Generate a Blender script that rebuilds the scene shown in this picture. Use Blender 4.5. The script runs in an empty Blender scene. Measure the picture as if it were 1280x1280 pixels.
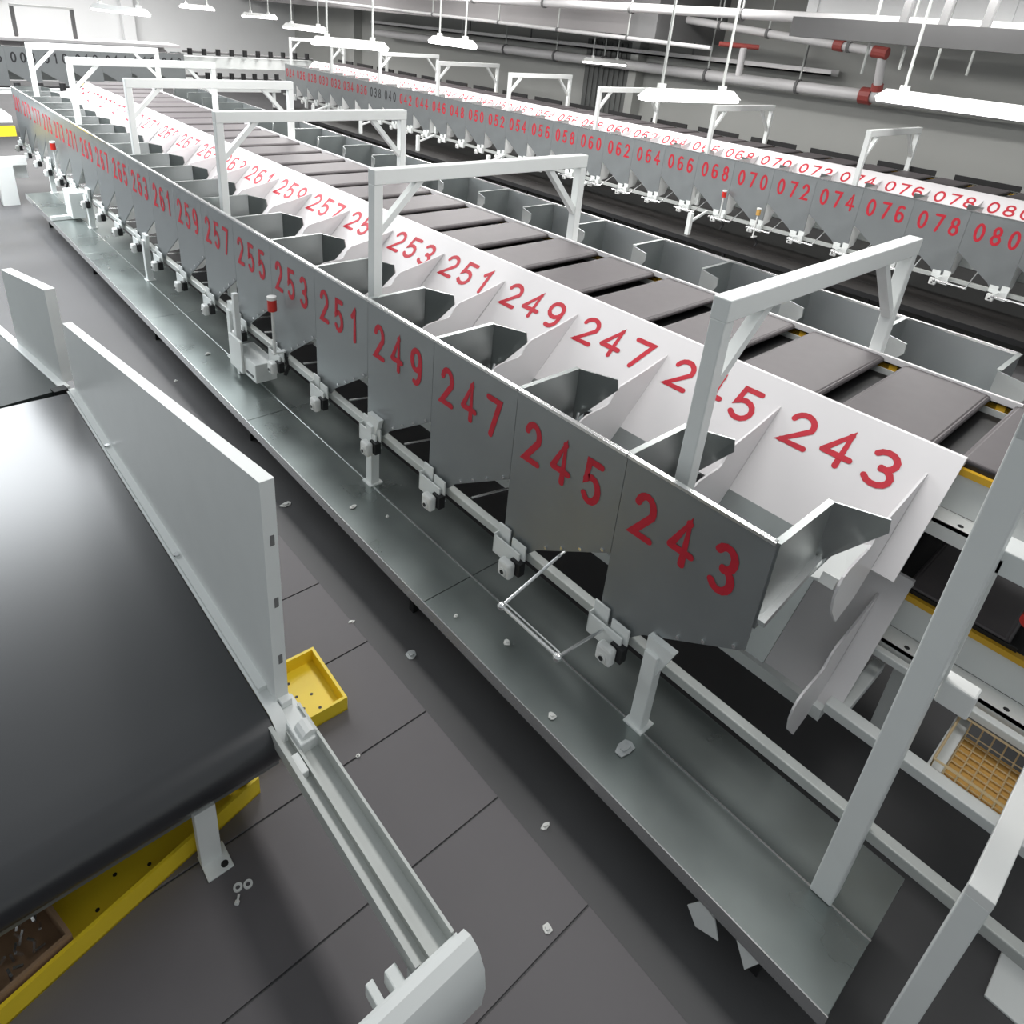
import bpy, bmesh, math, random
from mathutils import Vector, Matrix
random.seed(7)
S = 0.6            # one chute pitch in metres
ZF = -2.36         # floor level in pitch units (top of the front wall of the near row = 0)
scene = bpy.context.scene
COL = scene.collection

# ------------------------------------------------------------------ camera
cam_d = bpy.data.cameras.new('camera'); cam = bpy.data.objects.new('camera', cam_d); COL.objects.link(cam)
scene.camera = cam
cam_d.sensor_width = 36.0
cam_d.lens = 880.560 / 1280 * 36.0
cam_d.shift_x = (640 - 632.862) / 1280
cam_d.shift_y = (438.368 - 640) / 1280
cam_d.clip_start = 0.05; cam_d.clip_end = 200
MR = [[0.7458219, -0.6608348, 0.0839468], [-0.2217623, -0.3651383, -0.9041546], [0.628149, 0.655722, -0.4188764]]
CP = [-3.12694, -1.10285, 2.32431]
m = Matrix.Identity(4)
for r in range(3):
    m[r][0] = MR[0][r]; m[r][1] = -MR[1][r]; m[r][2] = -MR[2][r]
m[0][3] = CP[0] * S; m[1][3] = CP[1] * S; m[2][3] = (CP[2] - ZF) * S
cam.matrix_world = m

# ------------------------------------------------------------------ world, lights, exposure
W = bpy.data.worlds.new('world'); scene.world = W; W.use_nodes = True
bg = W.node_tree.nodes['Background']; bg.inputs[0].default_value = (0.92, 0.97, 1.0, 1); bg.inputs[1].default_value = 0.42
scene.view_settings.view_transform = 'Standard'; scene.view_settings.look = 'None'
scene.view_settings.gamma = 1; scene.view_settings.use_curve_mapping = False
scene.view_settings.exposure = 0.0

def area(x, y, z, sx, sy, power, rot=(0, 0, 0), col=(1, .985, .97)):
    d = bpy.data.lights.new('unseen_area_light', 'AREA'); d.shape = 'RECTANGLE'; d.size = sx * S; d.size_y = sy * S
    d.energy = power; d.color = col
    o = bpy.data.objects.new('unseen_area_light', d); COL.objects.link(o)
    o.location = (x * S, y * S, (z - ZF) * S); o.rotation_euler = rot
    return o
for ax, ay, p in ((1.0, 1.0, 55), (1.0, 8.5, 85), (1.0, 16.0, 130), (7.0, 3.0, 150), (7.0, 11.0, 210), (7.0, 19.0, 220), (13.0, 4.0, 110), (13.0, 12.0, 130),
                  (12.5, 21.0, 150), (12.5, 30.0, 200)):
    area(ax, ay, 4.1, 1.0, 5.0, p)  # unseen area lights in place of overhead lamp rows, no fixtures modelled
area(5.0, 36.0, 4.1, 9, 5, 700); area(-3.6, 17.5, 4.1, 6.0, 10.0, 760, col=(.93,.97,1))  # added to brighten the far wall and put sheen on the conveyor belt

# ------------------------------------------------------------------ materials
MATS = {}
def mat(name, col, rough=.5, metal=0.0, var=0.0, vscale=6.0, emit=0.0, rvar=0.0, spec=.5, bump=0.0, streak=False):
    if name in MATS: return MATS[name]
    M = bpy.data.materials.new(name); M.use_nodes = True
    nt = M.node_tree; b = nt.nodes['Principled BSDF']
    b.inputs['Base Color'].default_value = (*col, 1); b.inputs['Roughness'].default_value = rough
    b.inputs['Metallic'].default_value = metal
    b.inputs['Specular IOR Level'].default_value = spec
    if var or rvar or bump:
        tc = nt.nodes.new('ShaderNodeTexCoord'); nz = nt.nodes.new('ShaderNodeTexNoise')
        nz.inputs['Scale'].default_value = vscale; nz.inputs['Detail'].default_value = 4
        src = tc.outputs['Object']
        if streak:
            mp = nt.nodes.new('ShaderNodeMapping'); mp.inputs['Scale'].default_value = (1, 1, .15)
            nt.links.new(src, mp.inputs[0]); src = mp.outputs[0]
        nt.links.new(src, nz.inputs['Vector'])
        if var:
            cr = nt.nodes.new('ShaderNodeMix'); cr.data_type = 'RGBA'
            cr.inputs[6].default_value = (*[max(0, c * (1 - var)) for c in col], 1)
            cr.inputs[7].default_value = (*[min(1, c * (1 + var)) for c in col], 1)
            nt.links.new(nz.outputs['Fac'], cr.inputs[0]); nt.links.new(cr.outputs[2], b.inputs['Base Color'])
        if rvar:
            mr = nt.nodes.new('ShaderNodeMapRange'); mr.inputs[3].default_value = rough - rvar; mr.inputs[4].default_value = rough + rvar
            nt.links.new(nz.outputs['Fac'], mr.inputs[0]); nt.links.new(mr.outputs[0], b.inputs['Roughness'])
        if bump:
            bp = nt.nodes.new('ShaderNodeBump'); bp.inputs['Strength'].default_value = bump
            nt.links.new(nz.outputs['Fac'], bp.inputs['Height']); nt.links.new(bp.outputs[0], b.inputs['Normal'])
    if emit:
        b.inputs['Emission Color'].default_value = (1, .99, .97, 1); b.inputs['Emission Strength'].default_value = emit
    MATS[name] = M
    return M
GALV = mat('galvanized_steel', (.36, .385, .38), .33, .88, .14, 5, rvar=.08)
PANEL = mat('galvanized_panel', (.31, .33, .335), .44, .7, .08, 5, rvar=.06)
GALVLIT = mat('lamplit_galvanized_plate', (.80, .81, .80), .45, .1, .06, 6)  # galvanized side plates, colour lifted for the lamp light they catch
DECK = mat('galvanized_deck', (.30, .335, .325), .30, .8, .25, 2.5, rvar=.10)
WHITE = mat('white_sheet', (.74, .72, .725), .40, 0, .03, 4)
FRAME = mat('white_frame_paint', (.76, .785, .77), .42, 0, .04, 6)
RAIL = mat('grey_white_rail', (.50, .52, .50), .45, .2, .1, 9)
RED = mat('red_paint', (.52, .012, .030), .55, 0, .25, 22)
BLACKP = mat('black_paint', (.035, .035, .04), .55)
BELT = mat('carrier_belt', (.105, .094, .097), .55, 0, .08, 14)
BLACK = mat('black_plastic', (.012, .012, .013), .5)
CBELT = mat('conveyor_belt_rubber', (.017, .018, .021), .29, 0, .1, 10, spec=.95)
FLOOR = mat('dark_floor', (.078, .077, .079), .5, 0, .25, 1.6, rvar=.1)
MATM = mat('grey_rubber_mat', (.118, .110, .115), .52, 0, .16, 3, rvar=.08)
RUB2 = mat('black_walkway_rubber', (.022, .020, .019), .38, 0, .2, 4)
YEL = mat('yellow_plastic', (.86, .64, .03), .4, 0, .05, 8)
YELT = mat('yellow_strip', (.72, .42, .03), .45)
WPL = mat('white_plastic', (.78, .79, .77), .4)
CHROME = mat('bright_steel', (.75, .76, .76), .25, .9)
CARD = mat('brown_cardboard', (.30, .19, .11), .8, 0, .15, 9)
SCRAP = mat('clear_plastic_scrap', (.48, .50, .50), .3, 0, .3, 30)
PAPER = mat('white_paper', (.75, .75, .72), .7)
REDP = mat('red_plastic', (.62, .03, .02), .35)
PIPEW = mat('white_pipe_paint', (.66, .65, .65), .4, 0, .05, 4)
PIPER = mat('red_pipe_coupling', (.34, .07, .06), .5)
WALLM = mat('grey_green_wall', (.42, .425, .405), .8, 0, .08, .7, streak=True)
WALLD = mat('dark_door_panel', (.13, .135, .13), .7, 0, .1, .9)
WALLW = mat('white_far_wall', (.80, .81, .81), .8, 0, .03, .6)
CONC = mat('ceiling_concrete', (.26, .25, .25), .85, 0, .1, 1.2)
CEIL = mat('ceiling_white', (.70, .70, .70), .85)
GREYB = mat('dark_grey_beam', (.17, .17, .17), .7, 0, .12, 2)
LAMP = mat('lamp_diffuser', (1, 1, 1), .5, emit=9)
SKYL = mat('skylight_glow', (1, 1, 1), .5, emit=1.6)
AMBER = mat('amber_wire', (.74, .58, .34), .4, .3)
AMBERP = mat('amber_plastic', (.62, .36, .10), .35, 0, .15, 12)

# ------------------------------------------------------------------ mesh builder (pitch units, local to the thing)
class MB:
    def __init__(s): s.v = []; s.f = []; s.fm = []
    def add(s, vs, fs):
        n = len(s.v); s.v += [tuple(p) for p in vs]; s.f += [tuple(i + n for i in q) for q in fs]; return s
    def box(s, x0, x1, y0, y1, z0, z1, c=0.0):
        if c <= 0:
            return s.add([(x0,y0,z0),(x1,y0,z0),(x1,y1,z0),(x0,y1,z0),(x0,y0,z1),(x1,y0,z1),(x1,y1,z1),(x0,y1,z1)],
                  [(0,3,2,1),(4,5,6,7),(0,1,5,4),(1,2,6,5),(2,3,7,6),(3,0,4,7)])
        return s.obox(((x0+x1)/2,(y0+y1)/2,(z0+z1)/2), ((x1-x0)/2,(y1-y0)/2,(z1-z0)/2), c=c)
    def obox(s, c0, h, ax=None, c=0.0):
        X, Y, Z = ax if ax else (Vector((1,0,0)), Vector((0,1,0)), Vector((0,0,1)))
        C0 = Vector(c0); bm = bmesh.new()
        bmesh.ops.create_cube(bm, size=2)
        for v in bm.verts: v.co = Vector((v.co.x*h[0], v.co.y*h[1], v.co.z*h[2]))
        if c > 0: bmesh.ops.bevel(bm, geom=list(bm.edges), offset=min(c, min(h)*.6), segments=2, affect='EDGES', profile=.5)
        bm.verts.ensure_lookup_table(); bm.verts.index_update()
        vs = [C0 + X*v.co.x + Y*v.co.y + Z*v.co.z for v in bm.verts]; fs = [[v.index for v in f.verts] for f in bm.faces]
        bm.free(); return s.add(vs, fs)
    def bar(s, p, q, w, h=None, up=(0,0,1), c=0.0):
        p = Vector(p); q = Vector(q); h = h or w; d = (q-p); L = d.length; d.normalize()
        u = Vector(up)
        if abs(d.dot(u)) > .98: u = Vector((0,1,0))
        x = d.cross(u).normalized(); u = x.cross(d)
        return s.obox((p+q)/2, (w/2, L/2, h/2), (x, d, u), c)
    def plate(s, pts, t):
        """closed polygon extruded by vector t"""
        n = len(pts); t = Vector(t); P = [Vector(p) for p in pts]
        vs = P + [p + t for p in P]
        fs = [tuple(range(n))[::-1], tuple(range(n, 2*n))] + [(i, (i+1) % n, n+(i+1) % n, n+i) for i in range(n)]
        return s.add(vs, fs)
    def tube(s, p, q, r, n=10, r2=None, cap=True):
        p = Vector(p); q = Vector(q); d = (q-p).normalized(); u = Vector((0,0,1)) if abs(d.z) < .9 else Vector((1,0,0))
        x = d.cross(u).normalized(); y = x.cross(d); r2 = r if r2 is None else r2; vs = []
        for c, rr in ((p, r), (q, r2)):
            for i in range(n):
                a = 2*math.pi*i/n; vs.append(c + x*(rr*math.cos(a)) + y*(rr*math.sin(a)))
        fs = [(i, (i+1) % n, n+(i+1) % n, n+i) for i in range(n)]
        if cap: fs += [tuple(range(n))[::-1], tuple(range(n, 2*n))]
        return s.add(vs, fs)
    def path(s, pts, r, n=8):
        for a, b in zip(pts, pts[1:]): s.tube(a, b, r, n)
        for p in pts[1:-1]: s.ball(p, r*1.02)
        return s
    def ball(s, p, r, n=8):
        vs = []; fs = []; p = Vector(p)
        for j in range(1, 5):
            t = math.pi*j/5
            for i in range(n):
                a = 2*math.pi*i/n; vs.append(p + Vector((math.sin(t)*math.cos(a), math.sin(t)*math.sin(a), math.cos(t)))*r)
        vs += [p+Vector((0,0,r)), p-Vector((0,0,r))]; T = len(vs)-2
        for j in range(3):
            for i in range(n): fs.append((j*n+i, (j+1)*n+i, (j+1)*n+(i+1) % n, j*n+(i+1) % n))
        for i in range(n): fs.append((T, i, (i+1) % n)); fs.append((T+1, 3*n+(i+1) % n, 3*n+i))
        return s.add(vs, fs)
    def sweep(s, prof, x0, x1):
        """open yz profile swept along x"""
        n = len(prof); vs = [(x0, y, z) for y, z in prof] + [(x1, y, z) for y, z in prof]
        return s.add(vs, [(i, i+1, n+i+1, n+i) for i in range(n-1)])
    def mesh(s, name, mat_, mx=None, my=None, smooth=False):
        """mx: mirror x about mx; my: mirror y about my"""
        vs = []
        for p in s.v:
            x, y, z = p
            if mx is not None: x = 2*mx - x
            if my is not None: y = 2*my - y
            vs.append((x*S, y*S, z*S))
        me = bpy.data.meshes.new(name); me.from_pydata(vs, [], s.f); me.materials.append(mat_)
        if 'digit' not in name:
            bm = bmesh.new(); bm.from_mesh(me); bmesh.ops.recalc_face_normals(bm, faces=bm.faces); bm.to_mesh(me); bm.free()
        if smooth:
            for p in me.polygons: p.use_smooth = True
            try: me.set_sharp_from_angle(angle=math.radians(35))
            except Exception: pass
        return me
def W3(p): return (p[0]*S, p[1]*S, (p[2]-ZF)*S)
def link(name, me, parent=None, loc=(0,0,0), rz=0):
    o = bpy.data.objects.new(name, me); COL.objects.link(o)
    if parent: o.parent = parent; o.location = Vector(loc)*S
    else: o.location = W3(loc)
    o.rotation_euler = (0, 0, rz)
    return o
def tag(o, label=None, cat=None, group=None, kind=None):
    if label: o['label'] = label
    if cat: o['category'] = cat
    if group: o['group'] = group
    if kind: o['kind'] = kind
    return o
def thing(name, label, cat, loc=(0,0,0), group=None, rz=0):
    return tag(link(name, None, None, loc, rz), label, cat, group)
def part(parent, name, mb, mt, label=None, smooth=False, loc=(0,0,0)):
    o = link(name, mb.mesh(name, mt, smooth=smooth), parent, loc)
    if label: o['label'] = label
    return o
def solo(name, mb, mt, label, cat, loc=(0,0,0), group=None, smooth=False, rz=0):
    return tag(link(name, mb.mesh(name, mt, smooth=smooth), None, loc, rz), label, cat, group)
def struct(name, mb, mt, label=None):
    return tag(link(name, mb.mesh(name, mt)), label, None, None, 'structure')
ORD = ['first','second','third','fourth','fifth','sixth','seventh','eighth','ninth','tenth','eleventh','twelfth','thirteenth','fourteenth',
       'fifteenth','sixteenth','seventeenth','eighteenth','nineteenth','twentieth','twenty-first','twenty-second','twenty-third','twenty-fourth',
       'twenty-fifth','twenty-sixth','twenty-seventh','twenty-eighth','twenty-ninth','thirtieth','thirty-first','thirty-second','thirty-third',
       'thirty-fourth','thirty-fifth','thirty-sixth','thirty-seventh','thirty-eighth','thirty-ninth','fortieth','forty-first','forty-second',
       'forty-third','forty-fourth','forty-fifth','forty-sixth']

# ------------------------------------------------------------------ painted digits (brush strokes)
def arc(cx, cy, rx, ry, a0, a1, n=10):
    return [(cx+rx*math.cos(math.radians(a0+(a1-a0)*i/n)), cy+ry*math.sin(math.radians(a0+(a1-a0)*i/n))) for i in range(n+1)]
DIG = {
 '0': [arc(.5,.5,.42,.5,90,450,18)],
 '1': [[(.25,.78),(.55,1),(.55,0)]],
 '2': [arc(.5,.70,.40,.30,165,-20,9)+[(.08,.02),(.95,.02)]],
 '3': [arc(.46,.745,.38,.255,150,-90,9),arc(.46,.265,.42,.265,90,-150,9)],
 '4': [[(.66,0),(.66,1),(.02,.30)],[(.02,.30),(.98,.30)]],
 '5': [[(.88,1),(.22,1),(.14,.52)]+arc(.46,.31,.42,.31,115,-145,10)],
 '6': [[(.80,.94)]+arc(.5,.62,.42,.38,70,180,6)+[(.08,.3)], arc(.5,.29,.42,.29,0,360,14)],
 '7': [[(.06,1),(.92,1),(.40,0)]],
 '8': [arc(.5,.75,.34,.25,0,360,13), arc(.5,.26,.42,.26,0,360,14)],
 '9': [arc(.5,.70,.40,.30,0,360,14), [(.90,.70)]+arc(.5,.40,.40,.40,0,-110,7)],
}
def stroke_ribbon(P, t):
    """one brush stroke: a mitred ribbon with round ends (2-D), plus round patches at sharp corners"""
    n = len(P); closed = (P[0]-P[-1]).length < 1e-5
    if closed: P = P[:-1]; n -= 1
    L, Rr, sharp = [], [], []
    for i in range(n):
        d0 = (P[i]-P[i-1]).normalized() if (i > 0 or closed) else None
        d1 = (P[(i+1) % n]-P[i]).normalized() if (i < n-1 or closed) else None
        d = ((d0 or d1)+(d1 or d0)).normalized(); e = Vector((-d.y, d.x)); k = 1.0
        if d0 and d1:
            c = max(.45, e.dot(Vector((-d1.y, d1.x)))); k = 1/c
            if d0.dot(d1) < .55: sharp.append(P[i])
        L.append(P[i]+e*t/2*k); Rr.append(P[i]-e*t/2*k)
    vs = []; fs = []
    for a, b in zip(L, Rr): vs += [a, b]
    m_ = n if closed else n-1
    for i in range(m_):
        j = (i+1) % n; fs.append((2*i+1, 2*j+1, 2*j, 2*i))
    if not closed:
        for i, sg in ((0, -1), (n-1, 1)):
            d = ((P[1]-P[0]) if i == 0 else (P[-1]-P[-2])).normalized()*sg; e = Vector((-d.y, d.x)); k0 = len(vs)
            vs += [P[i]+e*t/2*math.cos(a_)+d*t/2*math.sin(a_) for a_ in [math.pi*q/6 for q in range(7)]]
            fs.append(tuple(range(k0, k0+7))[::-1])
    return vs, fs, sharp
DBANK = {}
def digit_mesh(ch, right, up, w, h, t, nrm, key, mt, nm):
    kk = (ch, key, mt.name)
    if kk in DBANK: return DBANK[kk]
    R = Vector(right); U = Vector(up); N = Vector(nrm); mb = MB(); lay = .003
    flip = R.cross(U).dot(N) < 0
    for st in DIG[ch]:
        P = [Vector((a*w-w/2, (b-.5)*h)) for a, b in st]
        Q = [P[0]]
        for p in P[1:]:
            if (p-Q[-1]).length > .004: Q.append(p)
        vs, fs, sharp = stroke_ribbon(Q, t)
        mb.add([R*p.x+U*p.y+N*lay for p in vs], [f[::-1] for f in fs] if flip else fs)
        for c in sharp:
            lay += .0008
            f = tuple(range(10)); mb.add([R*(c.x+t/2*math.cos(i*math.pi/5))+U*(c.y+t/2*math.sin(i*math.pi/5))+N*lay for i in range(10)], [f[::-1] if flip else f])
        lay += .0008
    DBANK[kk] = mb.mesh(nm, mt)
    return DBANK[kk]
def number_parts(parent, nm, txt, org, right, up, w, h, step, t, nrm, key, mt, lab):
    n = len(txt); R = Vector(right)
    for k, ch in enumerate(txt):
        o = link(nm, digit_mesh(ch, right, up, w, h, t, nrm, key, mt, nm), parent, Vector(org)+R*((k-(n-1)/2)*step))
        o['label'] = lab % ch

# ------------------------------------------------------------------ SETTING
HX = 19.2
mb = MB(); mb.box(-9, HX, -5, 44, ZF-.2, ZF); struct('floor', mb, FLOOR)
mb = MB(); mb.box(HX, HX+.3, -6, 44.3, ZF, 4.6); struct('wall_right', mb, WALLM)
mb = MB(); mb.box(-9, HX, 44, 44.3, ZF, 4.6); struct('wall_back', mb, WALLW)
mb = MB(); mb.box(2.0, HX, -6, 44, 4.4, 4.6); mb.box(-9, 2.0, 22, 44, 4.4, 4.6); struct('ceiling', mb, CEIL)
mb = MB(); mb.box(HX-.35, HX, 16.6, 18.9, ZF, 2.1)
for k in range(9): mb.box(HX-.40, HX-.35, 16.65+k*.25, 16.78+k*.25, ZF, 2.05)
struct('door_1', mb, WALLD)
mb = MB(); mb.box(HX-.5, HX, 16.25, 16.6, ZF, 4.4); mb.box(HX-.5, HX, 36.0, 36.6, ZF, 4.4); struct('trim_1', mb, WALLM)
# concrete beams under the ceiling, running with the rows and across
mb = MB(); mb.box(15.6, 16.6, 14.2, 44, 2.35, 4.4); struct('trim_2', mb, CONC)
mb = MB(); mb.box(13.0, 13.5, -4, 7.6, 2.62, 3.02); struct('trim_3', mb, GREYB)
mb = MB(); mb.box(15.5, 19.2, 13.2, 14.2, 2.3, 4.4); struct('trim_4', mb, GREYB)
mb = MB(); mb.box(16.0, 18.4, -3.0, 8.9, 3.12, 3.7)
for k in range(6): mb.box(15.96, 18.44, -2.4+k*2.2, -2.3+k*2.2, 3.09, 3.72)
struct('trim_5', mb, WALLW)
mb = MB()
for k in range(3): mb.bar((13.25, 5.35-.75*k, 2.95), (13.45, 5.35-.75*k, 4.4), .14)
struct('trim_6', mb, GREYB)

# ------------------------------------------------------------------ CHUTE MODULES
XT, ZT = 1.565, .142                 # upper edge of the white slide
def sz(x): return 1.04*x - 1.4855     # slide plane
SL = math.hypot(1, 1.04)
NS = (-1.04/SL, 0, 1/SL)              # slide normal
US = (1/SL, 0, 1.04/SL)
def mb_front():
    m_ = MB(); m_.plate([(0,0,0),(0,1-.004,0),(0,1-.004,-1.30),(0,.72,-1.28),(0,.64,-1.19),(0,0,-.765)], (.018,0,0))
    return m_
def mb_lip(): return MB().box(-.014, .022, .002, .994, -.010, .010)
def mb_divider(y=1.0):
    m_ = MB(); m_.plate([(.018,y-.012,0),(.62,y-.012,0),(.62,y-.012,-.46),(.018,y-.012,-.60)], (0,.016,0)); m_.box(.0,.62,y-.02,y+.02,-.004,.010)
    return m_
def mb_backplate(y=1.0):
    return MB().plate([(.62,y,0),(.74,y-.29,.0),(.75,y-.30,-.09),(.63,y,-.47)], (.012,.006,0))
def mb_slide(y0, y1, dz=0, xb=.945):
    m_ = MB(); m_.plate([(XT,y0,ZT+dz),(XT,y1,ZT+dz),(xb,y1,sz(xb)+dz),(xb,y0,sz(xb)+dz)], (.012,0,-.012))
    m_.box(XT, XT+.03, y0, y1, ZT+dz-.05, ZT+dz)
    return m_
FINP = [(1.43,.012),(1.16,-.055),(.86,-.115),(.80,-.16),(.76,-.225),(.72,-.245),(.60,-.25),(.50,-.262),(.44,-.29),(.41,-.34),(.405,-.42),(.45,-.55),(.60,-.72),(.80,sz(.80)+.01),(.95,sz(.95))]
def mb_fin(y, dz=0):
    m_ = MB(); m_.plate([(x, y, z+dz) for x, z in FINP], (0,.014,0))
    # folded foot lying on the slide on the far side of the fin
    m_.plate([(1.42,y,sz(1.42)+dz+.004),(.95,y,sz(.95)+dz+.004),(.95,y+.09,sz(.95)+dz+.004)], (-.006,0,.006))
    return m_
def mb_flap():
    return MB().plate([(.945,.0,sz(.945)),(.945,.83,sz(.945)),(.36,.83,sz(.36)),(.36,.0,sz(.36))], (.012,0,-.012))
def mb_side():
    return MB().plate([(.02,.985,-.60),(.60,.985,-.46),(.66,.985,-.80),(.30,.985,-1.25),(.02,.985,-1.29)], (0,.01,0))
def mb_clamp():
    m_ = MB(); m_.box(-.075,-.06,.74,1.03,-1.42,-1.27); m_.box(-.075,.0,.74,1.03,-1.43,-1.415); m_.box(-.03,-.015,.90,1.03,-1.40,-1.17, .004)
    m_.box(-.045,-.03,.71,.86,-1.36,-1.20,.004); m_.box(-.075,-.0,1.02,1.03,-1.42,-1.25)
    return m_
def mb_button():
    m_ = MB(); m_.box(-.17,-.10,.735,.865,-1.475,-1.335,.02); m_.tube((-.172,.80,-1.42),(-.18,.80,-1.42),.035,12)
    return m_
def mb_butbody(): return MB().box(-.10,-.04,.70,.80,-1.45,-1.33)
def mb_butdot(): return MB().tube((-.178,.80,-1.42),(-.186,.80,-1.42),.018,10)
def mb_hoop(out=False):
    if out: P = [(.10,.42,-1.06),(-.50,.45,-1.29),(-.50,-.09,-1.29),(.02,-.11,-1.31)]
    else:   P = [(.10,.52,-1.30),(.50,.50,-1.36),(.50,.06,-1.36),(.10,.06,-1.32)]
    m_ = MB().path(P, .012)
    if out:
        for p in P[1:3]: m_.ball(p, .032)
        m_.path([(-.47,.44,-1.28),(-.47,-.08,-1.28)], .006)
    return m_
def mb_screw(y, z): return MB().tube((-.001,y,z),(-.014,y,z),.013,8)
SCREWS = [(.06,-.775),(.24,-.895),(.40,-1.0),(.55,-1.10)]
BANK = {}
def bank(key, fn, mt, mx=None, my=None, smooth=False):
    if key not in BANK: BANK[key] = fn().mesh(key[0], mt, mx, my, smooth)
    return BANK[key]
def chute(num, loc, label, group, mx=None, my=None, rz=0, numbers=True, near=False, hoop=True, first=False, clamp=True, paint=RED, detail=True, slidefull=True):
    r = thing('sorting_chute', label, 'chute', loc, group, rz)
    k = (mx, my)
    def P(n, fn, mt, lab=None):
        o = link(n, bank((n, fn.__name__, k, first and n in ('slide_sheet',)), fn, mt, mx, my), r)
        if lab: o['label'] = lab
        return o
    fp = P('front_panel', mb_front, PANEL); P('top_lip', mb_lip, CHROME); P('divider', mb_divider, GALV)
    P('back_plate', mb_backplate, GALV)
    if first:
        def mb_slide0(): return mb_slide(-.375, .76)
        P('slide_sheet', mb_slide0, WHITE, 'white painted slide')
    else:
        def mb_slide1(): return mb_slide(-.24, .76)
        P('slide_sheet', mb_slide1, WHITE, 'white painted slide')
    def mb_fin1(): return mb_fin(.76)
    P('guide_fin', mb_fin1, WHITE, 'white guide fin')
    P('flap', mb_flap, GALV)
    if first:
        def mb_div0(): return mb_divider(.0)
        P('end_panel', mb_div0, GALV)
        def mb_bp0(): return mb_backplate(.0)
        P('back_plate', mb_bp0, GALV)
        def mb_fin0(): return mb_fin(-.24)
        P('guide_fin', mb_fin0, WHITE, 'white guide fin at the open end')
        def mb_ledge(): return MB().bar((.02,-.03,-.54),(.62,-.03,-.40),.05,.04)
        P('end_channel', mb_ledge, CHROME)
    if detail:
        P('side_plate', mb_side, GALVLIT)
    if clamp:
        P('bag_clamp', mb_clamp, FRAME, 'pale grey bag clamp')
        b = P('push_button', mb_button, WPL, 'white push button'); 
        for n, fn in (('button_body', mb_butbody), ('button_dot', mb_butdot)):
            link(n, bank((n, k), fn, BLACK, mx, my), b)
        if hoop == 'out':
            def mb_hoop_out(): return mb_hoop(True)
            P('bag_hoop', mb_hoop_out, CHROME, 'wire bag hoop swung out')
        elif hoop:
            P('bag_hoop', mb_hoop, CHROME, 'wire bag hoop folded under the chute')
    if near:
        for (y, z) in SCREWS:
            kk = ('screw', y, k)
            if kk not in BANK: BANK[kk] = mb_screw(y, z).mesh('screw', CHROME, mx, my)
            link('screw', BANK[kk], fp)
        # strip sensor rod in the open slot
        def mb_rod(): return MB().path([(.60,.92,-.34),(.45,.84,-.58),(.38,.80,-.70)], .012)
        P('sensor_rod', mb_rod, CHROME)
        def mb_rail(): return MB().bar((.70,.90,-.36),(.50,.80,-.62),.06,.05)
        P('sensor_mount', mb_rail, BLACK)
    if numbers:
        c = .52 if my is None else 2*my-.52
        number_parts(r, 'painted_digit', num, (0,c,-.345), (0,-1,0), (0,0,1), .150, .30, .285, .049, (-1,0,0), 'front', paint, 'painted digit %s on the front panel')
        if slidefull:
            c = .28 if my is None else 2*my-.28
            x = 1.365
            number_parts(r, 'slide_digit', num, (x,c,sz(x)), (0,-1,0), US, .19, .235, .285, .042, NS, 'slide', RED, 'painted digit %s on the white slide')
    return r
G1 = 'chutes of the front row'; 
for i in range(20):
    n = 243+2*i
    chute(str(n), (0,i,0), 'galvanized chute of the front row painted %d in red' % n, G1, near=(i < 9), first=(i == 0), hoop='out' if i == 1 else i > 1)
# far side of the same machine: mirrored bins, seen from inside
XC = 2.19
for i in range(20):
    n = 243+2*i
    r = chute('', (0,i,0), 'galvanized unnumbered bin across the belt, opposite the chute painted %d' % n, 'bins on the far side of the front row', mx=XC,
          numbers=False, clamp=False, first=(i == 0))
# second row (mirrored along the row)
X2, Y2 = 12.07, 1.69
for j in range(30):
    n = 82-2*j; i = -1+j
    black = n in (38, 40)
    chute('%03d' % n, (X2, Y2+i, -.08), 'galvanized chute of the second row painted %03d in %s' % (n, 'black' if black else 'red'), 'chutes of the second row', my=.5,
          hoop='out' if j < 14 else True, paint=BLACKP if black else RED, detail=True)
# cross row at the far end
for j in range(8):
    n = 4+2*j
    chute('%03d' % n, (.5+j, 30, .2), 'galvanized chute of the far cross row painted %03d in black' % n, 'chutes of the far cross row', my=.5, rz=math.pi/2, paint=BLACKP,
          clamp=False, slidefull=False)

# lower deck slide and fins (second layer under the front row)
t = thing('lower_slide', 'white lower slide with a curved fin under the near end of the front row', 'chute', (0,0,0))
part(t, 'slide_sheet', mb_slide(-.375, 20, -.99, .86), WHITE); part(t, 'guide_fin', mb_fin(-.24, -.99), WHITE)
part(t, 'end_bracket', MB().plate([(.66,-.20,-.52),(.95,-.22,-.36),(1.0,-.05,-.46),(.70,.0,-.62)], (0,0,.02)).bar((.62,-.12,-.50),(.80,-.12,-.62),.09,.07), FRAME, 'white bracket under the end panel')
part(t, 'bottom_channel', MB().box(.80,.90,-.30,20,sz(.86)-.99-.10,sz(.86)-.99+.0), FRAME)

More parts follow.
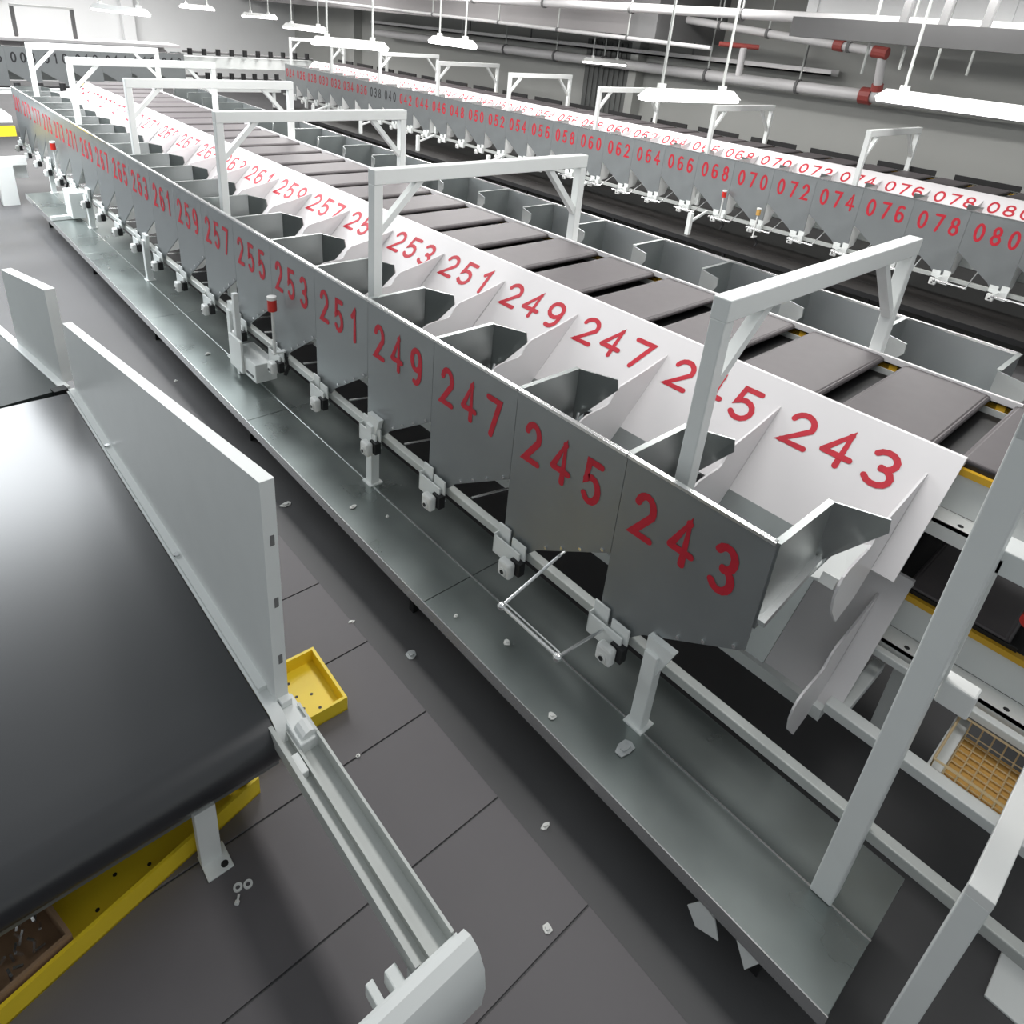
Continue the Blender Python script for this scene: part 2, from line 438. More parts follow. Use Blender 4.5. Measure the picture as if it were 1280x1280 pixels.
# ------------------------------------------------------------------ BELT CARRIERS
PIT = .785
def carrier_bank():
    b = MB().box(1.60, 2.80, .10, PIT-.10, .085, .125, .015)
    b.tube((1.61,.10,.097),(2.79,.10,.097),.024,10); b.tube((1.61,PIT-.10,.097),(2.79,PIT-.10,.097),.024,10)
    f = MB().box(1.585,1.60,.03,PIT-.03,.0,.105); f2 = MB().box(2.80,2.815,.03,PIT-.03,.0,.105)
    c = MB().box(1.66,2.74,.0,PIT,-.10,.0)
    return b.mesh('belt', BELT), f.mesh('edge_frame', BLACK), f2.mesh('edge_frame', BLACK), c.mesh('chassis', BLACK)
CB = carrier_bank()
def carrier(loc, label, group, rz=0):
    r = thing('belt_carrier', label, 'belt carrier', loc, group, rz)
    for n, me in zip(('belt', 'edge_frame', 'edge_frame', 'chassis'), CB): link(n, me, r)
    return r
for k in range(29):
    y = -2.61 + PIT*k
    carrier((0,y,0), '%s grey belt carrier from the near end of the front row track' % ORD[k].capitalize(), 'belt carriers of the front row')
for k in range(4):
    carrier((0,-2.61+PIT*k,-1.03), '%s belt carrier of the lower deck from the near end' % ORD[k].capitalize(), 'belt carriers of the lower deck')
for k in range(38):
    carrier((X2,.4+PIT*k,-.08), '%s belt carrier from the near end of the second row' % ORD[k].capitalize(), 'belt carriers of the second row')
# tracks
def track(name, label, x0, y0, y1, dz):
    t = thing(name, label, 'track', (x0,0,dz))
    part(t, 'yellow_strip', MB().box(1.55,1.60,y0,y1,.03,.075), YELT, 'yellow contact strip')
    part(t, 'yellow_strip', MB().box(2.80,2.85,y0,y1,.03,.075), YELT, 'yellow contact strip')
    part(t, 'side_panel', MB().box(1.58,1.61,y0,y1,-.24,.03), FRAME)
    part(t, 'side_panel', MB().box(2.79,2.82,y0,y1,-.24,.03), FRAME)
    m_ = MB().box(1.40,1.58,y0,y1,-.265,-.245); m_.box(1.40,1.415,y0,y1,-.36,-.245); part(t, 'angle_rail', m_, WPL, 'white angle rail')
    y = y0+.1
    while y < min(y1, .2): part(t, 'rail_hole', MB().tube((1.46,y,-.2445),(1.46,y,-.2435),.018,10), BLACK); y += .3
    y = y0+.35
    while y < y1: part(t, 'cross_tie', MB().box(1.61,2.79,y,y+.08,-.36,-.28), FRAME); y += 1.5
    return t
track('sorter_track', 'upper sorter track with yellow strips carrying the front row belts', 0, -2.7, 20.2, 0)
track('sorter_track', 'lower sorter track below the upper one at the near end of the front row', 0, -2.7, 20.2, -1.03)
track('sorter_track', 'sorter track of the second row behind its white slides', X2, .3, 30.3, -.08)
m_ = MB()
for k in range(18):
    m_.box(2.95, 3.0, 1.0+k*1.7, 2.3+k*1.7, .10, .22)
solo('guard_rail', m_, BLACK, 'row of black guard strips along the far edge of the second row', 'guard rail', (X2,0,-.08))
solo('far_fascia', MB().box(2.95,3.02,.4,30,-1.3,.08), GALV, 'galvanized fascia behind the belts of the second row', 'panel', (X2+.06,0,-.08))
solo('chute_rail', MB().box(.005,.075,-3.2,20,-1.36,-1.285,.008), RAIL, 'long grey square rail carrying the bag clamps of the front row', 'rail', (0,0,0))
solo('chute_rail', MB().box(.005,.075,.3,31,-1.36,-1.285), RAIL, 'long grey square rail under the second row of chutes', 'rail', (X2,0,-.08))
# ladder frame bars at the near end of the lower deck
t = thing('end_frame', 'white ladder frame of angle bars under the near end of the lower track', 'frame', (0,0,0))
part(t, 'long_bar', MB().box(.82,.92,-2.6,-.30,-1.60,-1.52,.008), FRAME)
part(t, 'long_bar', MB().box(1.30,1.36,-2.6,-.30,-1.36,-1.30,.008), FRAME)
part(t, 'cross_bar', MB().box(.84,1.5,-.98,-.90,-1.60,-1.53,.008), FRAME)
part(t, 'cross_bar', MB().box(.84,1.5,-.42,-.34,-1.60,-1.53,.008), FRAME)
part(t, 'upright', MB().box(1.60,1.70,-.56,-.46,-2.36,-1.25), FRAME)
part(t, 'upright', MB().box(1.60,1.70,-2.5,-2.4,-2.36,-1.25), FRAME)

# ------------------------------------------------------------------ GANTRIES
def gantry_meshes():
    out = []
    out.append(('leg', MB().box(.19,.285,-.05,.05,-1.28,.96,.008)))
    out.append(('leg', MB().box(2.845,2.94,-.05,.05,-.02,.96,.008)))
    out.append(('beam', MB().box(.19,2.94,-.055,.055,.955,1.09,.008)))
    out.append(('brace', MB().bar((.24,0,.50),(.74,0,1.0),.075,.06)))
    out.append(('brace', MB().bar((2.89,0,.42),(2.35,0,1.0),.075,.06)))
    return [(n, b.mesh(n, FRAME)) for n, b in out]
GM = gantry_meshes()
def gantry(loc, label, group):
    r = thing('gantry_frame', label, 'gantry', loc, group)
    for n, me in GM: link(n, me, r)
for k in range(6):
    gantry((0,.72+3.54*k,0), '%s white gantry over the front row, counted from the near end' % ORD[k].capitalize(), 'gantries over the front row')
for k in range(8):
    gantry((X2,5.0+3.65*k,-.08), '%s white gantry over the second row, counted from the near end' % ORD[k].capitalize(), 'gantries over the second row')
# near portal post standing on the deck
r = thing('portal_post', 'tall white portal post at the near end of the walkway', 'post', (-.03,-.80,-1.855))
part(r, 'post', MB().box(-.06,.06,-.06,.06,.0,3.05,.008), FRAME)
part(r, 'beam', MB().box(-.06,3.6,-.06,.06,2.92,3.05,.008), FRAME)
part(r, 'post', MB().box(3.48,3.6,-.06,.06,-.5,2.92,.008), FRAME)
part(r, 'socket_box', MB().box(.06,.15,-.20,-.06,1.52,1.66,.01), WPL, 'white socket box')
part(r, 'conduit', MB().box(.06,.09,-.07,-.03,1.66,2.35), WPL, 'white cable conduit')
part(r, 'bracket', MB().box(.06,.2,-.2,-.04,2.28,2.40,.006), FRAME)
r = thing('side_stand', 'thick stand with a bright white top arm at the lower right corner', 'stand', (-.35,-1.312,ZF))
part(r, 'leg', MB().box(0,.10,-.05,.05,0,1.565,.006), FRAME)
part(r, 'top_arm', MB().box(.0,1.6,-.051,.051,1.56,1.62,.004), WPL, 'white top arm')
part(r, 'foot_plate', MB().box(-.05,.15,-.12,.12,0,.015), FRAME)

# ------------------------------------------------------------------ WALKWAY
def walkway(name, label, x0, xs, x1, y0, y1, mt, mt2, seg, loc):
    t = thing(name, label, 'walkway', loc)
    y = y0
    while y < y1 - .01:
        ye = min(y+seg, y1)
        part(t, 'deck_plate', MB().box(x0, xs-.004, y+.004, ye-.004, -.03, 0, .003), mt)
        part(t, 'deck_plate', MB().box(xs+.004, x1, y+.004, ye-.004, -.03, 0, .003), mt)
        y = ye
    part(t, 'edge_lip', MB().box(x0-.008, x0, y0, y1, -.10, .004), mt2)
    part(t, 'seam_strip', MB().box(xs-.006, xs+.006, y0, y1, -.02, .005), mt2)
    m_ = MB().box(x0, x0+.03, y0, y1, -.10, -.03); m_.box(x1-.03, x1, y0, y1, -.10, -.03); part(t, 'side_beam', m_, GREYB)
    y = y0+.35
    while y < y1:
        for x in (x0+.16, x1-.22): part(t, 'leg', MB().box(x, x+.06, y, y+.06, -.502, -.10), BLACK)
        y += 3.33
    return t
walkway('steel_walkway', 'low galvanized steel walkway along the front row', -.558, -.073, .397, -1.075, 17.0, DECK, CHROME, 3.33, (0,0,-1.858))
walkway('rubber_walkway', 'black rubber covered walkway along the second row', 11.1-X2, -.3, .5, 0, 30, RUB2, BLACK, 5, (X2,0,-1.858))
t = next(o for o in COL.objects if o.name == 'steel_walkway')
part(t, 'lit_floor_patch', MB().plate([(-.53,-.304,-.28),(-.53,-.369,-.142),(-.53,-.463,-.182),(-.53,-.513,-.306),(-.53,-.381,-.376)], (.008,0,0)), FRAME, 'pale plate in place of lit floor seen below the deck')  # pale plates stand in for lit floor glimpsed under the deck edge
part(t, 'lit_floor_patch', MB().plate([(-.53,-.583,-.142),(-.53,-.731,-.157),(-.53,-.68,-.31)], (.008,0,0)), FRAME, 'pale triangular plate in place of lit floor')
SP = [('post', MB().box(-.045,.045,-.05,.05,.0,.56,.006))]
for k, y in enumerate((.51, 3.85, 7.17, 10.5, 13.83, 16.9)):
    r = thing('support_post', '%s short white support post on the walkway, counted from the near end' % ORD[k].capitalize(), 'post', (-.035,y,-1.858), 'support posts of the front row')
    m_ = MB().box(-.045,.045,-.05,.05,0,.66,.006)
    part(r, 'post', m_, FRAME)
    part(r, 'gusset', MB().plate([(-.02,-.14,.76),(-.02,.06,.76),(-.02,.05,.5),(-.02,-.05,.5)], (.05,0,0)), FRAME)
    part(r, 'foot_plate', MB().box(-.07,.07,-.075,.075,0,.012), FRAME)
for k in range(7):
    y = 4.4+3.72*k
    r = thing('support_post', '%s support post of the second row from the near end' % ORD[k].capitalize(), 'post', (X2-.75,y,-1.858), 'support posts of the second row')
    part(r, 'post', MB().box(-.05,.05,-.05,.05,0,.52), FRAME)
    part(r, 'brace', MB().bar((0,0,.30),(.70,0,.50),.05,.05), FRAME)

# ------------------------------------------------------------------ FLOOR MATS
ys = [-2.6,-1.6,-.74,.11,.93,1.75,2.57,3.39,4.2,5.05,5.9,6.75]
for k in range(len(ys)-1):
    m_ = MB().box(-3.7, -.87, ys[k]+.006, ys[k+1]-.006, 0, .012, .003)
    solo('floor_mat', m_, MATM, '%s grey floor mat beside the belt conveyor from the near end' % ORD[k].capitalize(), 'floor mat', (0,0,ZF), 'grey floor mats')

# ------------------------------------------------------------------ BELT CONVEYOR (left)
ZC = -1.5
t = thing('belt_conveyor', 'wide black belt conveyor with a tall tapered side guard at the left', 'conveyor', (0,0,0))
RR = .17; YC = 1.80
def roll(r, a1, n=14): return [(YC - r*math.sin(math.radians(a)), ZC-RR + r*math.cos(math.radians(a))) for a in [a1*i/n for i in range(n+1)]]
prof = [(6.50, ZC)] + [(6.5-.3*k, ZC) for k in range(1, 16)] + roll(RR, 185) + [(6.5, ZC-2*RR)]
part(t, 'belt', MB().sweep(prof, -4.2, -2.035), CBELT, 'black rubber belt', smooth=True)
pr2 = [(6.52, ZC+.012)] + roll(RR+.012, 95)
m_ = MB().sweep(pr2, -2.035, -1.955)
pr3 = [(y, z) for y, z in pr2]
m_.add([(-1.955,y,z) for y, z in pr3]+[(-1.955,y,ZC-.34) for y, z in pr3], [(i,i+1,len(pr3)+i+1,len(pr3)+i) for i in range(len(pr3)-1)])
part(t, 'side_strip', m_, FRAME, 'white side strip', smooth=True)
gy0, gy1, gz0, gz1 = 1.84, 6.48, .10, -.735
g = MB().plate([(-1.965,gy0,ZC+.0),(-1.965,gy1,ZC+.0),(-1.965,gy1,gz1),(-1.965,gy0,gz0)], (.012,0,0))
g.plate([(-1.965,gy0,gz0),(-1.965,gy1,gz1),(-1.885,gy1,gz1),(-1.885,gy0,gz0)], (0,0,.012))
g.box(-1.965,-1.885,gy0-.012,gy0,ZC+.0,gz0+.012)
sg = part(t, 'side_guard', g, FRAME, 'tall tapered grey-white side guard')
m_ = None
for z in (-.28,-.72,-1.16):
    link('slot_hole', MB().box(-1.93,-1.905,gy0-.0135,gy0-.012,z-.035,z+.035).mesh('slot_hole', GREYB), sg)
part(t, 'guard_rail', MB().box(-2.02,-1.965,1.95,6.5,ZC+.012,ZC+.045), FRAME)
for y in (5.19, 3.4):
    part(t, 'bolt', MB().tube((-2.0,y,ZC+.045),(-2.0,y,ZC+.06),.022,8), CHROME)
# open channel frame past the head roller, and curved end cover
m_ = MB().box(-2.065,-2.04,.22,1.75,ZC-.12,ZC-.02); m_.box(-2.06,-1.85,.22,1.75,ZC-.12,ZC-.10); m_.box(-1.865,-1.85,.22,1.75,ZC-.12,ZC-.0)
m_.box(-1.985,-1.97,.22,1.75,ZC-.10,ZC-.05)
part(t, 'frame_channel', m_, RAIL, 'galvanized open channel')
m_ = MB().box(-1.97,-1.85,1.50,1.86,ZC-.12,ZC-.02,.01); m_.tube((-1.90,1.52,ZC-.02),(-1.90,1.62,ZC-.02),.05,12); m_.box(-1.95,-1.88,1.78,1.9,ZC-.02,ZC+.03,.006); m_.box(-2.04,-1.99,1.36,1.5,ZC-.12,ZC-.05,.006)
part(t, 'bearing_block', m_, FRAME, 'white bearing block')
pc = [(.20,ZC-.02),(.19,ZC+.02),(.14,ZC+.05),(.08,ZC+.03),(.03,ZC-.05),(.01,ZC-.18),(.02,ZC-.34)]
m_ = MB().sweep(pc, -4.2, -1.83); m_.plate([(-1.83,y,z) for y, z in pc]+[(-1.83,.20,ZC-.34)], (.012,0,0)); m_.box(-4.2,-1.84,.20,.215,ZC-.34,ZC-.02)
part(t, 'end_cover', m_, FRAME, 'white curved end cover', smooth=True)
m_ = MB().box(-2.16,-2.10,.215,.33,ZC-.20,ZC-.1,.008); m_.box(-2.24,-2.20,.215,.36,ZC-.24,ZC-.15,.006); part(t, 'bracket', m_, FRAME)
def leg_mb(x, y):
    m_ = MB().box(x-.06,x+.06,y-.03,y+.03,ZF+.024,ZC-.36,.005); m_.box(x-.06,x+.09,y-.13,y+.05,ZF+.012,ZF+.026,.004)
    return m_
for x, y in ((-2.47,1.73),(-4.15,1.73),(-2.47,5.6)):
    lg = part(t, 'leg', leg_mb(x, y), FRAME)
    link('bolt_hole', MB().tube((x+.05,y-.09,ZF+.026),(x+.05,y-.09,ZF+.0275),.022,10).mesh('bolt_hole', BLACK), lg)
part(t, 'cross_beam', MB().box(-4.0,-2.0,1.76,1.84,ZC-.44,ZC-.36), GALV)
part(t, 'leg', MB().box(-2.02,-1.93,.26,.34,ZF+.012,ZC-.20), FRAME)
t = thing('belt_conveyor', 'farther belt conveyor with a low white side guard joining behind the near one', 'conveyor', (-2.05,6.62,0), None, math.radians(8))
part(t, 'belt', MB().box(-2.6,-.02,0,4.2,ZC-.06,ZC), mat('green_grey_belt',(.050,.060,.058),.55,0,.1,8,spec=.4))
part(t, 'side_strip', MB().box(-.02,.07,0,4.2,ZC-.30,ZC+.014,.006), FRAME)
g = MB().plate([(.05,.15,ZC),(.05,1.45,ZC),(.05,1.45,-.62),(.05,.15,-.47)], (.012,0,0)); g.plate([(.05,.15,-.47),(.05,1.45,-.62),(.15,1.45,-.62),(.15,.15,-.47)], (0,0,.012)); g.box(.05,.15,.14,.152,ZC,-.458)
part(t, 'side_guard', g, FRAME)
for x, y in ((-.1,.6),(-.1,3.6),(-2.4,3.6)): part(t, 'leg', MB().box(x-.05,x+.05,y-.05,y+.05,ZF,ZC-.06), FRAME)
part(t, 'joint_bracket', MB().box(-.10,.03,-.06,.05,ZC-.05,ZC+.02), BLACK)

# ------------------------------------------------------------------ TRAYS AND LOOSE ITEMS ON THE FLOOR
ZM = ZF+.0125
def tray(label, loc, lx, ly, h, holes, rz):
    r = thing('plastic_tray', label, 'tray', loc, 'yellow trays on the floor', rz)
    w = .022; m_ = MB().box(0,lx,0,ly,0,.015)
    m_.box(0,w,0,ly,0,h); m_.box(lx-w,lx,0,ly,0,h); m_.box(w,lx-w,0,w,0,h); m_.box(w,lx-w,ly-w,ly,0,h)
    part(r, 'tray_body', m_, YEL)
    for x, y in holes: part(r, 'drain_hole', MB().tube((x,y,.015),(x,y,.0165),.012,8), BLACK)
tray('small yellow perforated tray on the mat under the tall side guard', (-2.02,2.14,ZM), .70, .56, .13,
     [(.24,.14),(.34,.22),(.44,.30),(.34,.10),(.44,.18),(.54,.26),(.54,.12),(.24,.30),(.34,.40),(.44,.44)], math.radians(-2))
tray('long yellow tray under the head roller of the near conveyor', (-3.75,1.535,ZM), 1.72, .62, .15,
     [(.75+.15*k,.14+.1*(k % 2)) for k in range(5)], math.radians(13))
r = thing('cardboard_box', 'open brown cardboard box of scraps at the lower left corner', 'box', (-3.72,1.585,ZM+.016), None, math.radians(13))
m_ = MB().box(0,.55,0,.45,0,.02); m_.box(0,.02,0,.45,0,.16); m_.box(.53,.55,0,.45,0,.16); m_.box(.02,.53,0,.02,0,.16); m_.box(.02,.53,.43,.45,0,.16); part(r, 'box_body', m_, CARD)
m_ = MB()
for k in range(46):
    x, y = random.uniform(.06,.48), random.uniform(.06,.38); a = random.uniform(0,3); L = random.uniform(.02,.05)
    m_.bar((x,y,.03+random.random()*.09),(x+L*math.cos(a),y+L*math.sin(a),.05+random.random()*.09),.012)
tag(link('metal_scraps', m_.mesh('metal_scraps', CHROME), None, (-3.72,1.585,ZM+.016), math.radians(13)), 'heap of shiny metal scraps inside the brown cardboard box', 'scraps', None, 'stuff')
def washer(loc, label):
    m_ = MB(); n = 16; vs = []; ro, ri, h = .026, .013, .008
    for rr, z in ((ro,0),(ro,h),(ri,h),(ri,0)):
        vs += [(rr*math.cos(2*math.pi*i/n), rr*math.sin(2*math.pi*i/n), z) for i in range(n)]
    fs = [((k*n+i), (k*n+(i+1) % n), ((k+1) % 4)*n+(i+1) % n, ((k+1) % 4)*n+i) for k in range(4) for i in range(n)]
    m_.add(vs, fs); solo('washer', m_, WPL, label, 'washer', loc, 'white washers on the mat')
washer((-2.41,1.475,ZM), 'white washer on the floor mat, left of its pair'); washer((-2.358,1.455,ZM), 'white washer on the floor mat, right of its pair')
m_ = MB().tube((0,0,.012),(.018,.026,.012),.007,8); m_.tube((-.012,-.014,.012),(0,0,.012),.014,8)
solo('bolt', m_, WPL, 'small bolt lying below the two washers', 'bolt', (-2.44,1.405,ZM))
def scrap(loc, w, d, mt, label, cat='scrap', name='plastic_scrap'):
    vs = []; n = 7
    for i in range(n):
        a = 2*math.pi*i/n+random.uniform(-.2,.2); q = random.uniform(.75,1.1); vs.append((w*q*math.cos(a), d*q*math.sin(a), 0))
    m_ = MB().plate(vs, (0,0,.008)); m_.plate([(x*.5, y*.5, .008) for x, y, z in vs], (0,0,.012))
    solo(name, m_, mt, label, cat, loc, 'litter')
ZD = -1.852
scrap((-.26,.44,ZD), .075, .05, SCRAP, 'crumpled clear plastic scrap on the walkway left of the first support post')
scrap((-.66,2.25,ZF), .05, .05, SCRAP, 'square clear plastic scrap on the dark floor beside the walkway')

CR = [((-.45,1.98,ZD),'white crumb on the walkway behind the wire hoop'),((-.30,1.55,ZD),'white crumb on the walkway beside the swung-out wire hoop'),
      ((-.88,2.83,ZF),'small white crumb on the dark strip below the steel walkway'),((-.62,4.92,ZF),'white paper bit just past the end of the side guard'),
      ((-.60,7.84,ZF),'thin torn paper on the dark strip farther along the walkway'),((-.70,6.0,ZF),'pale crumb between the side guard and the walkway'),
      ((-1.45,1.75,ZM),'pale smear of crumbs beside the small yellow tray'),((-1.15,.18,ZM),'cluster of white crumbs on the mat near the curved end cover'),
      ((-.40,3.6,ZD),'white crumb on the walkway left of the second support post'),((-.22,3.3,ZD),'tiny white crumb on the walkway by the second support post'),
      ((-.47,.90,ZD),'white crumb on the walkway below the hoop'),((-.30,7.4,ZD),'pale scratch of paper on the walkway near the control box'),
      ((-.42,11.3,ZD),'small paper bit on the far part of the walkway'),((.75,.5,ZF),'yellowish crumb on the dark floor under the chutes'),((-.75,.6,ZF),'pair of white crumbs on the dark strip near the walkway end')]
for k, (p, lab) in enumerate(CR):
    scrap(p, .018+.012*((k*7) % 3), .014+.008*((k*5) % 3), PAPER, lab, 'crumb', 'paper_crumb')
scrap((-.60,4.6,ZF), .07, .035, PAPER, 'oval white foam piece at the walkway edge behind the side guard', 'scrap', 'foam_scrap')

# ------------------------------------------------------------------ STACK LIGHTS, CONTROL BOX, BASKET
def stack_light(loc, label, col=REDP):
    r = thing('signal_lamp', label, 'signal lamp', loc, 'signal lamps')
    m_ = MB().tube((0,0,-.50),(0,0,0),.018,8); m_.box(-.03,.14,-.03,.03,-.52,-.50); part(r, 'pole', m_, WPL)
    part(r, 'lamp_body', MB().tube((0,0,0),(0,0,.13),.05,14), col, 'coloured lamp body'); part(r, 'cap', MB().tube((0,0,.13),(0,0,.165),.052,14), WPL, 'white cap')
    m_ = MB().path([(.10,0,-.52),(.14,-.06,-.66),(.10,-.02,-.80)], .022); part(r, 'cable', m_, BLACK)
stack_light((-.12,5.75,-.70), 'red signal lamp on a white pole in front of the chute painted 253')
stack_light((-.12,15.7,-.72), 'red signal lamp on a white pole near the far end of the front row')
stack_light((X2-.18,7.7,-.92), 'red signal lamp on a white pole below the number 068')
stack_light((X2-.18,6.75,-1.12), 'small amber signal lamp at the clamps below the number 070', AMBERP)
r = thing('control_box', 'grey control box hung on the third support post', 'control box', (-.10,6.35,-1.75))
part(r, 'box_body', MB().box(-.10,.16,-.22,.42,.0,.24,.01), FRAME); part(r, 'front_plate', MB().box(-.13,-.10,.10,.46,.0,.42,.006), FRAME); part(r, 'slot', MB().box(-.105,-.099,-.16,.04,.05,.08), BLACK)
part(r, 'upright', MB().box(-.09,-.03,.30,.36,-.10,.95), FRAME)
r = thing('control_box', 'pale control box beside the clamps at the far end of the front row', 'control box', (-.12,14.6,-1.80))
part(r, 'box_body', MB().box(-.12,.12,-.25,.25,.0,.5,.01), FRAME); part(r, 'foot', MB().box(-.45,.0,-.05,.05,-.05,.02), FRAME)
r = thing('wire_basket', 'amber wire mesh tray hung on the ladder frame beside the portal post', 'basket', (1.16,-1.12,-1.56))
m_ = MB()
for k in range(9): m_.path([(-.24+.06*k,-.20,.10),(-.24+.06*k,-.20,.0),(-.24+.06*k,.20,.0),(-.24+.06*k,.20,.10)], .0045, 6)
for k in range(7): m_.path([(-.24,-.20+.0667*k,.10),(-.24,-.20+.0667*k,.0),(.24,-.20+.0667*k,.0),(.24,-.20+.0667*k,.10)], .0045, 6)
m_.path([(-.24,-.2,.10),(.24,-.2,.10),(.24,.2,.10),(-.24,.2,.10),(-.24,-.2,.10)], .008, 6)
part(r, 'mesh', m_, AMBER, 'amber wire mesh')
part(r, 'liner', MB().box(-.22,.22,-.18,.18,-.03,-.015), AMBERP, 'amber liner below the mesh')
r = thing('emergency_button', 'red button box at the right edge beside the portal post', 'button', (1.62,-1.0,-.62))
part(r, 'box_body', MB().box(-.05,.05,-.05,.05,-.08,.0,.008), BLACK); part(r, 'red_knob', MB().tube((-.05,0,-.04),(-.12,0,-.03),.05,14), REDP, 'red knob')
solo('cover_plate', MB().box(-.22,.22,-.25,.25,0,.02,.005), FRAME, 'white plate on the dark floor at the lower right corner', 'plate', (.75,-1.85,ZF))

# ------------------------------------------------------------------ FAR LEFT CLUTTER BEYOND THE WALKWAY
r = thing('side_conveyor', 'short side conveyor with a yellow stripe beyond the far end of the walkway', 'conveyor', (-.55,18.6,0))
part(r, 'yellow_beam', MB().box(-1.6,.28,.0,.12,-.92,-.70), YEL, 'yellow beam'); part(r, 'deck', MB().box(-1.6,.25,.0,1.2,-.62,-.48), FRAME)
part(r, 'white_beam', MB().box(-1.6,.30,-.45,-.30,-1.48,-1.30), WPL, 'white beam'); part(r, 'side_panel', MB().box(-1.6,.30,-.28,.0,-1.80,-1.48), FRAME)
for x in (-.15, -1.4): part(r, 'leg', MB().box(x-.16,x+.16,-.5,-.2,ZF,-1.48), FRAME)
r = thing('roller_rail', 'straight rail with black rollers above the far end of the front row', 'rail', (-2.0,21.2,0))
part(r, 'beam', MB().box(.0,4.6,-.1,.1,-.30,-.18), FRAME)
m_ = MB(); m_.tube((0,-.15,-.12),(4.6,-.15,-.12),.03); part(r, 'bar', m_, BLACK)
for k in range(9): part(r, 'roller', MB().tube((.3+.5*k,-.17,-.22),(.3+.5*k,-.17,-.02),.075,10), BLACK)
for x in (.2,4.3): part(r, 'leg', MB().box(x-.05,x+.05,-.05,.05,ZF,-.30), FRAME)
for nm, z, y, x0, x1, n, lab in (('roller_rail',.15,32.2,8.2,14.2,10,'upper curved-track rail with black rollers beyond the far cross row'),('roller_rail',-.70,31.0,7.4,12.0,9,'lower rail with black rollers beside the far cross row')):
    r = thing('roller_rail', lab, 'rail', (x0,y,z))
    L = x1-x0; part(r, 'bar', MB().tube((0,0,0),(L,0,-.12),.05), GREYB); part(r, 'beam', MB().box(0,L,.05,.35,-.65,-.20), FRAME)
    for k in range(n): part(r, 'roller', MB().tube((.3+k*L/n,-.04,-.13),(.3+k*L/n,-.04,.13),.10,10), BLACK)
    for x in (.3, L-.3): part(r, 'leg', MB().box(x-.06,x+.06,.1,.22,ZF-z,-.65), FRAME)
solo('cover_plate', MB().box(-.2,7.6,.0,1.6,.20,.30), WHITE, 'white cover panel along the top of the far cross row', 'panel', (0,30.6,.15))
r = thing('gantry_frame', 'grey gantry standing behind the far cross row', 'gantry', (2.2,31.5,.2))
for x in (0, 1.9): part(r, 'leg', MB().box(x-.06,x+.06,-.06,.06,.2,1.25), GREYB)
part(r, 'beam', MB().box(-.06,1.96,-.06,.06,1.25,1.32), WPL)
r = thing('diagonal_brace', 'long diagonal brace against the white far wall', 'brace', (2.5,43.5,1.0))
part(r, 'bar', MB().bar((0,0,-.2),(7.0,0,4.2),.25), CONC); part(r, 'column', MB().box(6.6,7.2,-.1,.3,-3.3,3.3), WALLW)

# ------------------------------------------------------------------ LAMPS
def lamp(A, B, z, label, wide=.22, rods=True, up=4.38):
    A = Vector((A[0],A[1],z)); B = Vector((B[0],B[1],z)); L = (B-A).length; ang = math.atan2(B.y-A.y, B.x-A.x)
    r = thing('linear_lamp', label, 'lamp', ((A.x+B.x)/2,(A.y+B.y)/2,z), 'hanging linear lamps', ang)
    h = L/2; w = wide*.7
    m_ = MB(); m_.add([(-h,-w,0),(h,-w,0),(h,w,0),(-h,w,0),(-h+.1,-w*.35,.13),(h-.1,-w*.35,.13),(h-.1,w*.35,.13),(-h+.1,w*.35,.13)],
          [(4,5,6,7),(0,1,5,4),(1,2,6,5),(2,3,7,6),(3,0,4,7)])
    part(r, 'housing', m_, WPL, 'white lamp housing'); 
    m_ = MB().box(-h+.02,h-.02,-w+.02,w-.02,-.055,.0,.02); part(r, 'diffuser', m_, LAMP, 'glowing diffuser')
    for x in (-h+.35, h-.35):
        part(r, 'bracket', MB().box(x-.05,x+.05,-.05,.05,.13,.20), WPL)
        part(r, 'hanger_rod', MB().tube((x,0,.20),(x,0,up-z),.022,8), RAIL)
lamp((5.18,14.85),(6.39,13.6),1.6,'bright lamp hanging over the left end of the second row numbers')
lamp((8.75,3.6),(8.30,1.0),1.8,'glaring long lamp at the right edge of the photo')
lamp((6.06,5.98),(8.2,5.74),1.5,'lamp hanging crosswise above the number 068 of the second row')
lamp((16.47,16.89),(17.64,15.88),1.4,'lamp against the dark door panel on the right wall')
lamp((8.65,15.0),(8.45,13.1),1.78,'small lamp right of the brightest lamp, before the grey wall')
lamp((3.0,23.8),(3.6,21.15),1.75,'leftmost lamp, before the white far wall')
lamp((10.0,37.0),(10.75,35.05),1.8,'lamp second from the left, high before the white far wall')
lamp((10.1,30.3),(11.2,29.4),1.75,'lamp third from the left beside the grey beam')
lamp((9.2,24.5),(9.6,22.4),1.6,'lamp just behind the brightest lamp')

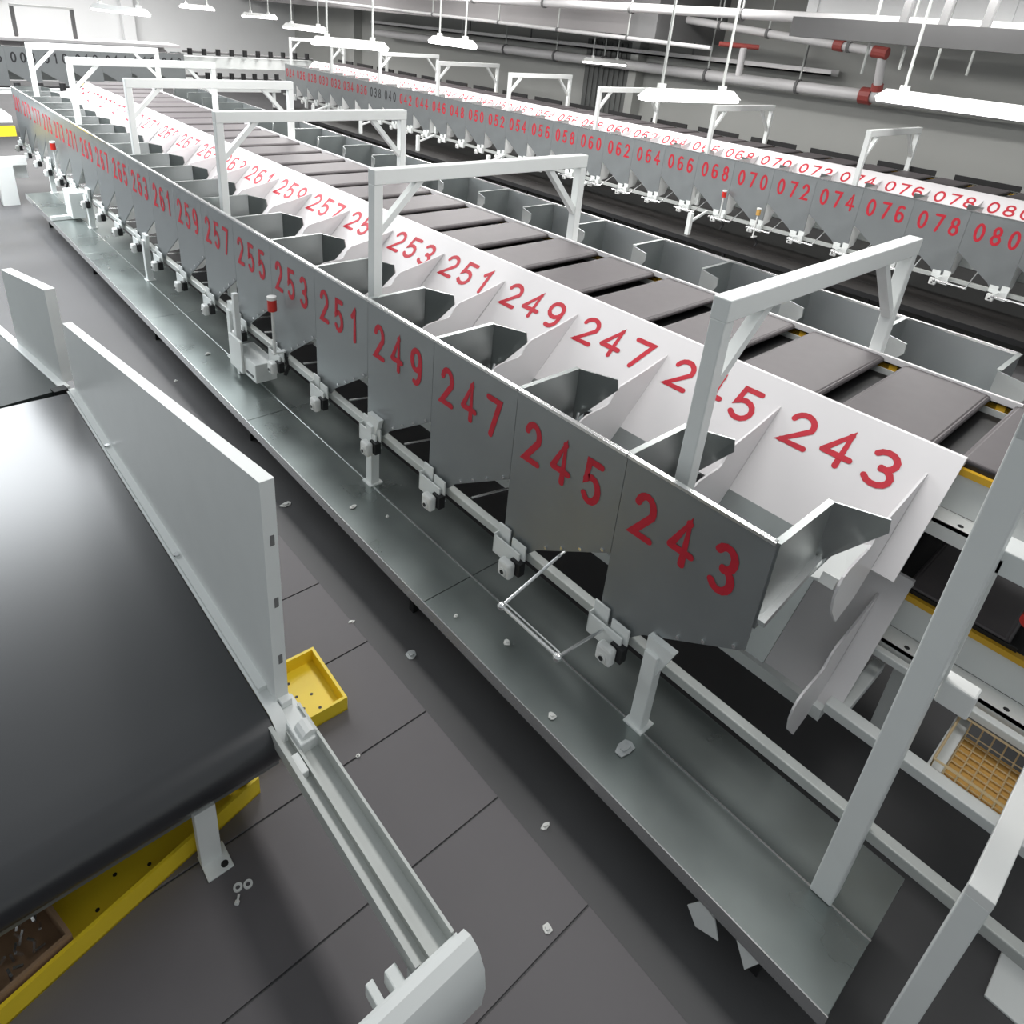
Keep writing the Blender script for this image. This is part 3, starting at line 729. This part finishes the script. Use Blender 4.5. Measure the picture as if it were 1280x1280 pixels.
# ------------------------------------------------------------------ PIPES UNDER THE CEILING
def pipe(label, pts, rr, mt, cat='pipe', hang=(), top=4.38, coup=()):
    r = thing('ceiling_pipe', label, cat, pts[0])
    o = Vector(pts[0]); P = [Vector(p)-o for p in pts]
    part(r, 'pipe', MB().path(P, rr, 12), mt, smooth=True)
    for h in hang:
        q = Vector(h)-o; part(r, 'hanger', MB().tube(q, (q.x,q.y,top-o.z), .025, 8), RAIL); part(r, 'hanger_ring', MB().tube((q.x,q.y-.04,q.z),(q.x,q.y+.04,q.z), rr*1.25, 12), GREYB)
    for a, b in coup:
        part(r, 'coupling', MB().tube(Vector(a)-o, Vector(b)-o, rr*1.35, 12), PIPER, 'red coupling')
pipe('thick white pipe high under the ceiling along the rows', [(14.0,3.0,3.06),(14.0,32,3.0)], .12, PIPEW, hang=[(14.0,y,3.03) for y in (9.5,13,16.5,20)])
pipe('long white pipe low along the right wall', [(18.3,-2,1.36),(18.3,33,1.38)], .17, PIPEW, hang=[(18.3,y,1.37) for y in (3,9.8,13,17.5,20,23,26)], coup=[((18.3,7.6,1.36),(18.3,7.9,1.36))])
pipe('slanting white pipe with red couplings dropping to the wall pipe', [(17.0,13.6,2.95),(17.0,7.1,2.47),(17.4,7.15,1.6)], .11, PIPEW, hang=[(17.0,8.0,2.54),(17.0,10.4,2.71),(17.0,12.0,2.83)],
     coup=[((17.0,7.35,2.49),(17.0,6.98,2.46)),((17.35,7.15,1.72),(17.4,7.15,1.56)),((17.0,8.4,2.57),(17.0,8.15,2.55))])
pipe('thin pipe running beside the concrete beam', [(15.2,11,2.2),(15.2,36,2.65)], .06, PIPEW, hang=[(15.2,y,2.2+(y-11)*.018) for y in (14,17,20,24)])
pipe('red tee pipe below the thick white pipe', [(16.2,11.4,2.33),(17.0,10.6,2.33)], .07, PIPER)
pipe('short white drop pipe under the red tee', [(16.7,10.9,2.30),(16.9,11.0,1.55)], .10, PIPEW)
for k in range(4):
    m_ = MB().tube((0,0,0),(0,0,2.3),.03,8); solo('hanger_rod', m_, RAIL, '%s bare hanger rod from the left below the dark beam at upper right' % ORD[k].capitalize(), 'rod', (13.5+k*.9,6.0-.4*k,2.0+.15*(k % 2)), 'bare hanger rods')
r = thing('cable_tray', 'long pale cable tray along the right wall under the beam', 'cable tray', (0,0,0))
part(r, 'tray_body', MB().box(18.5,19.0,9,34,1.75,1.80).box(18.5,18.53,9,34,1.75,1.92).box(18.97,19.0,9,34,1.75,1.92), PIPEW)
for y in (10,14,18,22,26): part(r, 'hanger', MB().tube((18.75,y,1.8),(18.75,y,4.38),.03,8), GREYB)
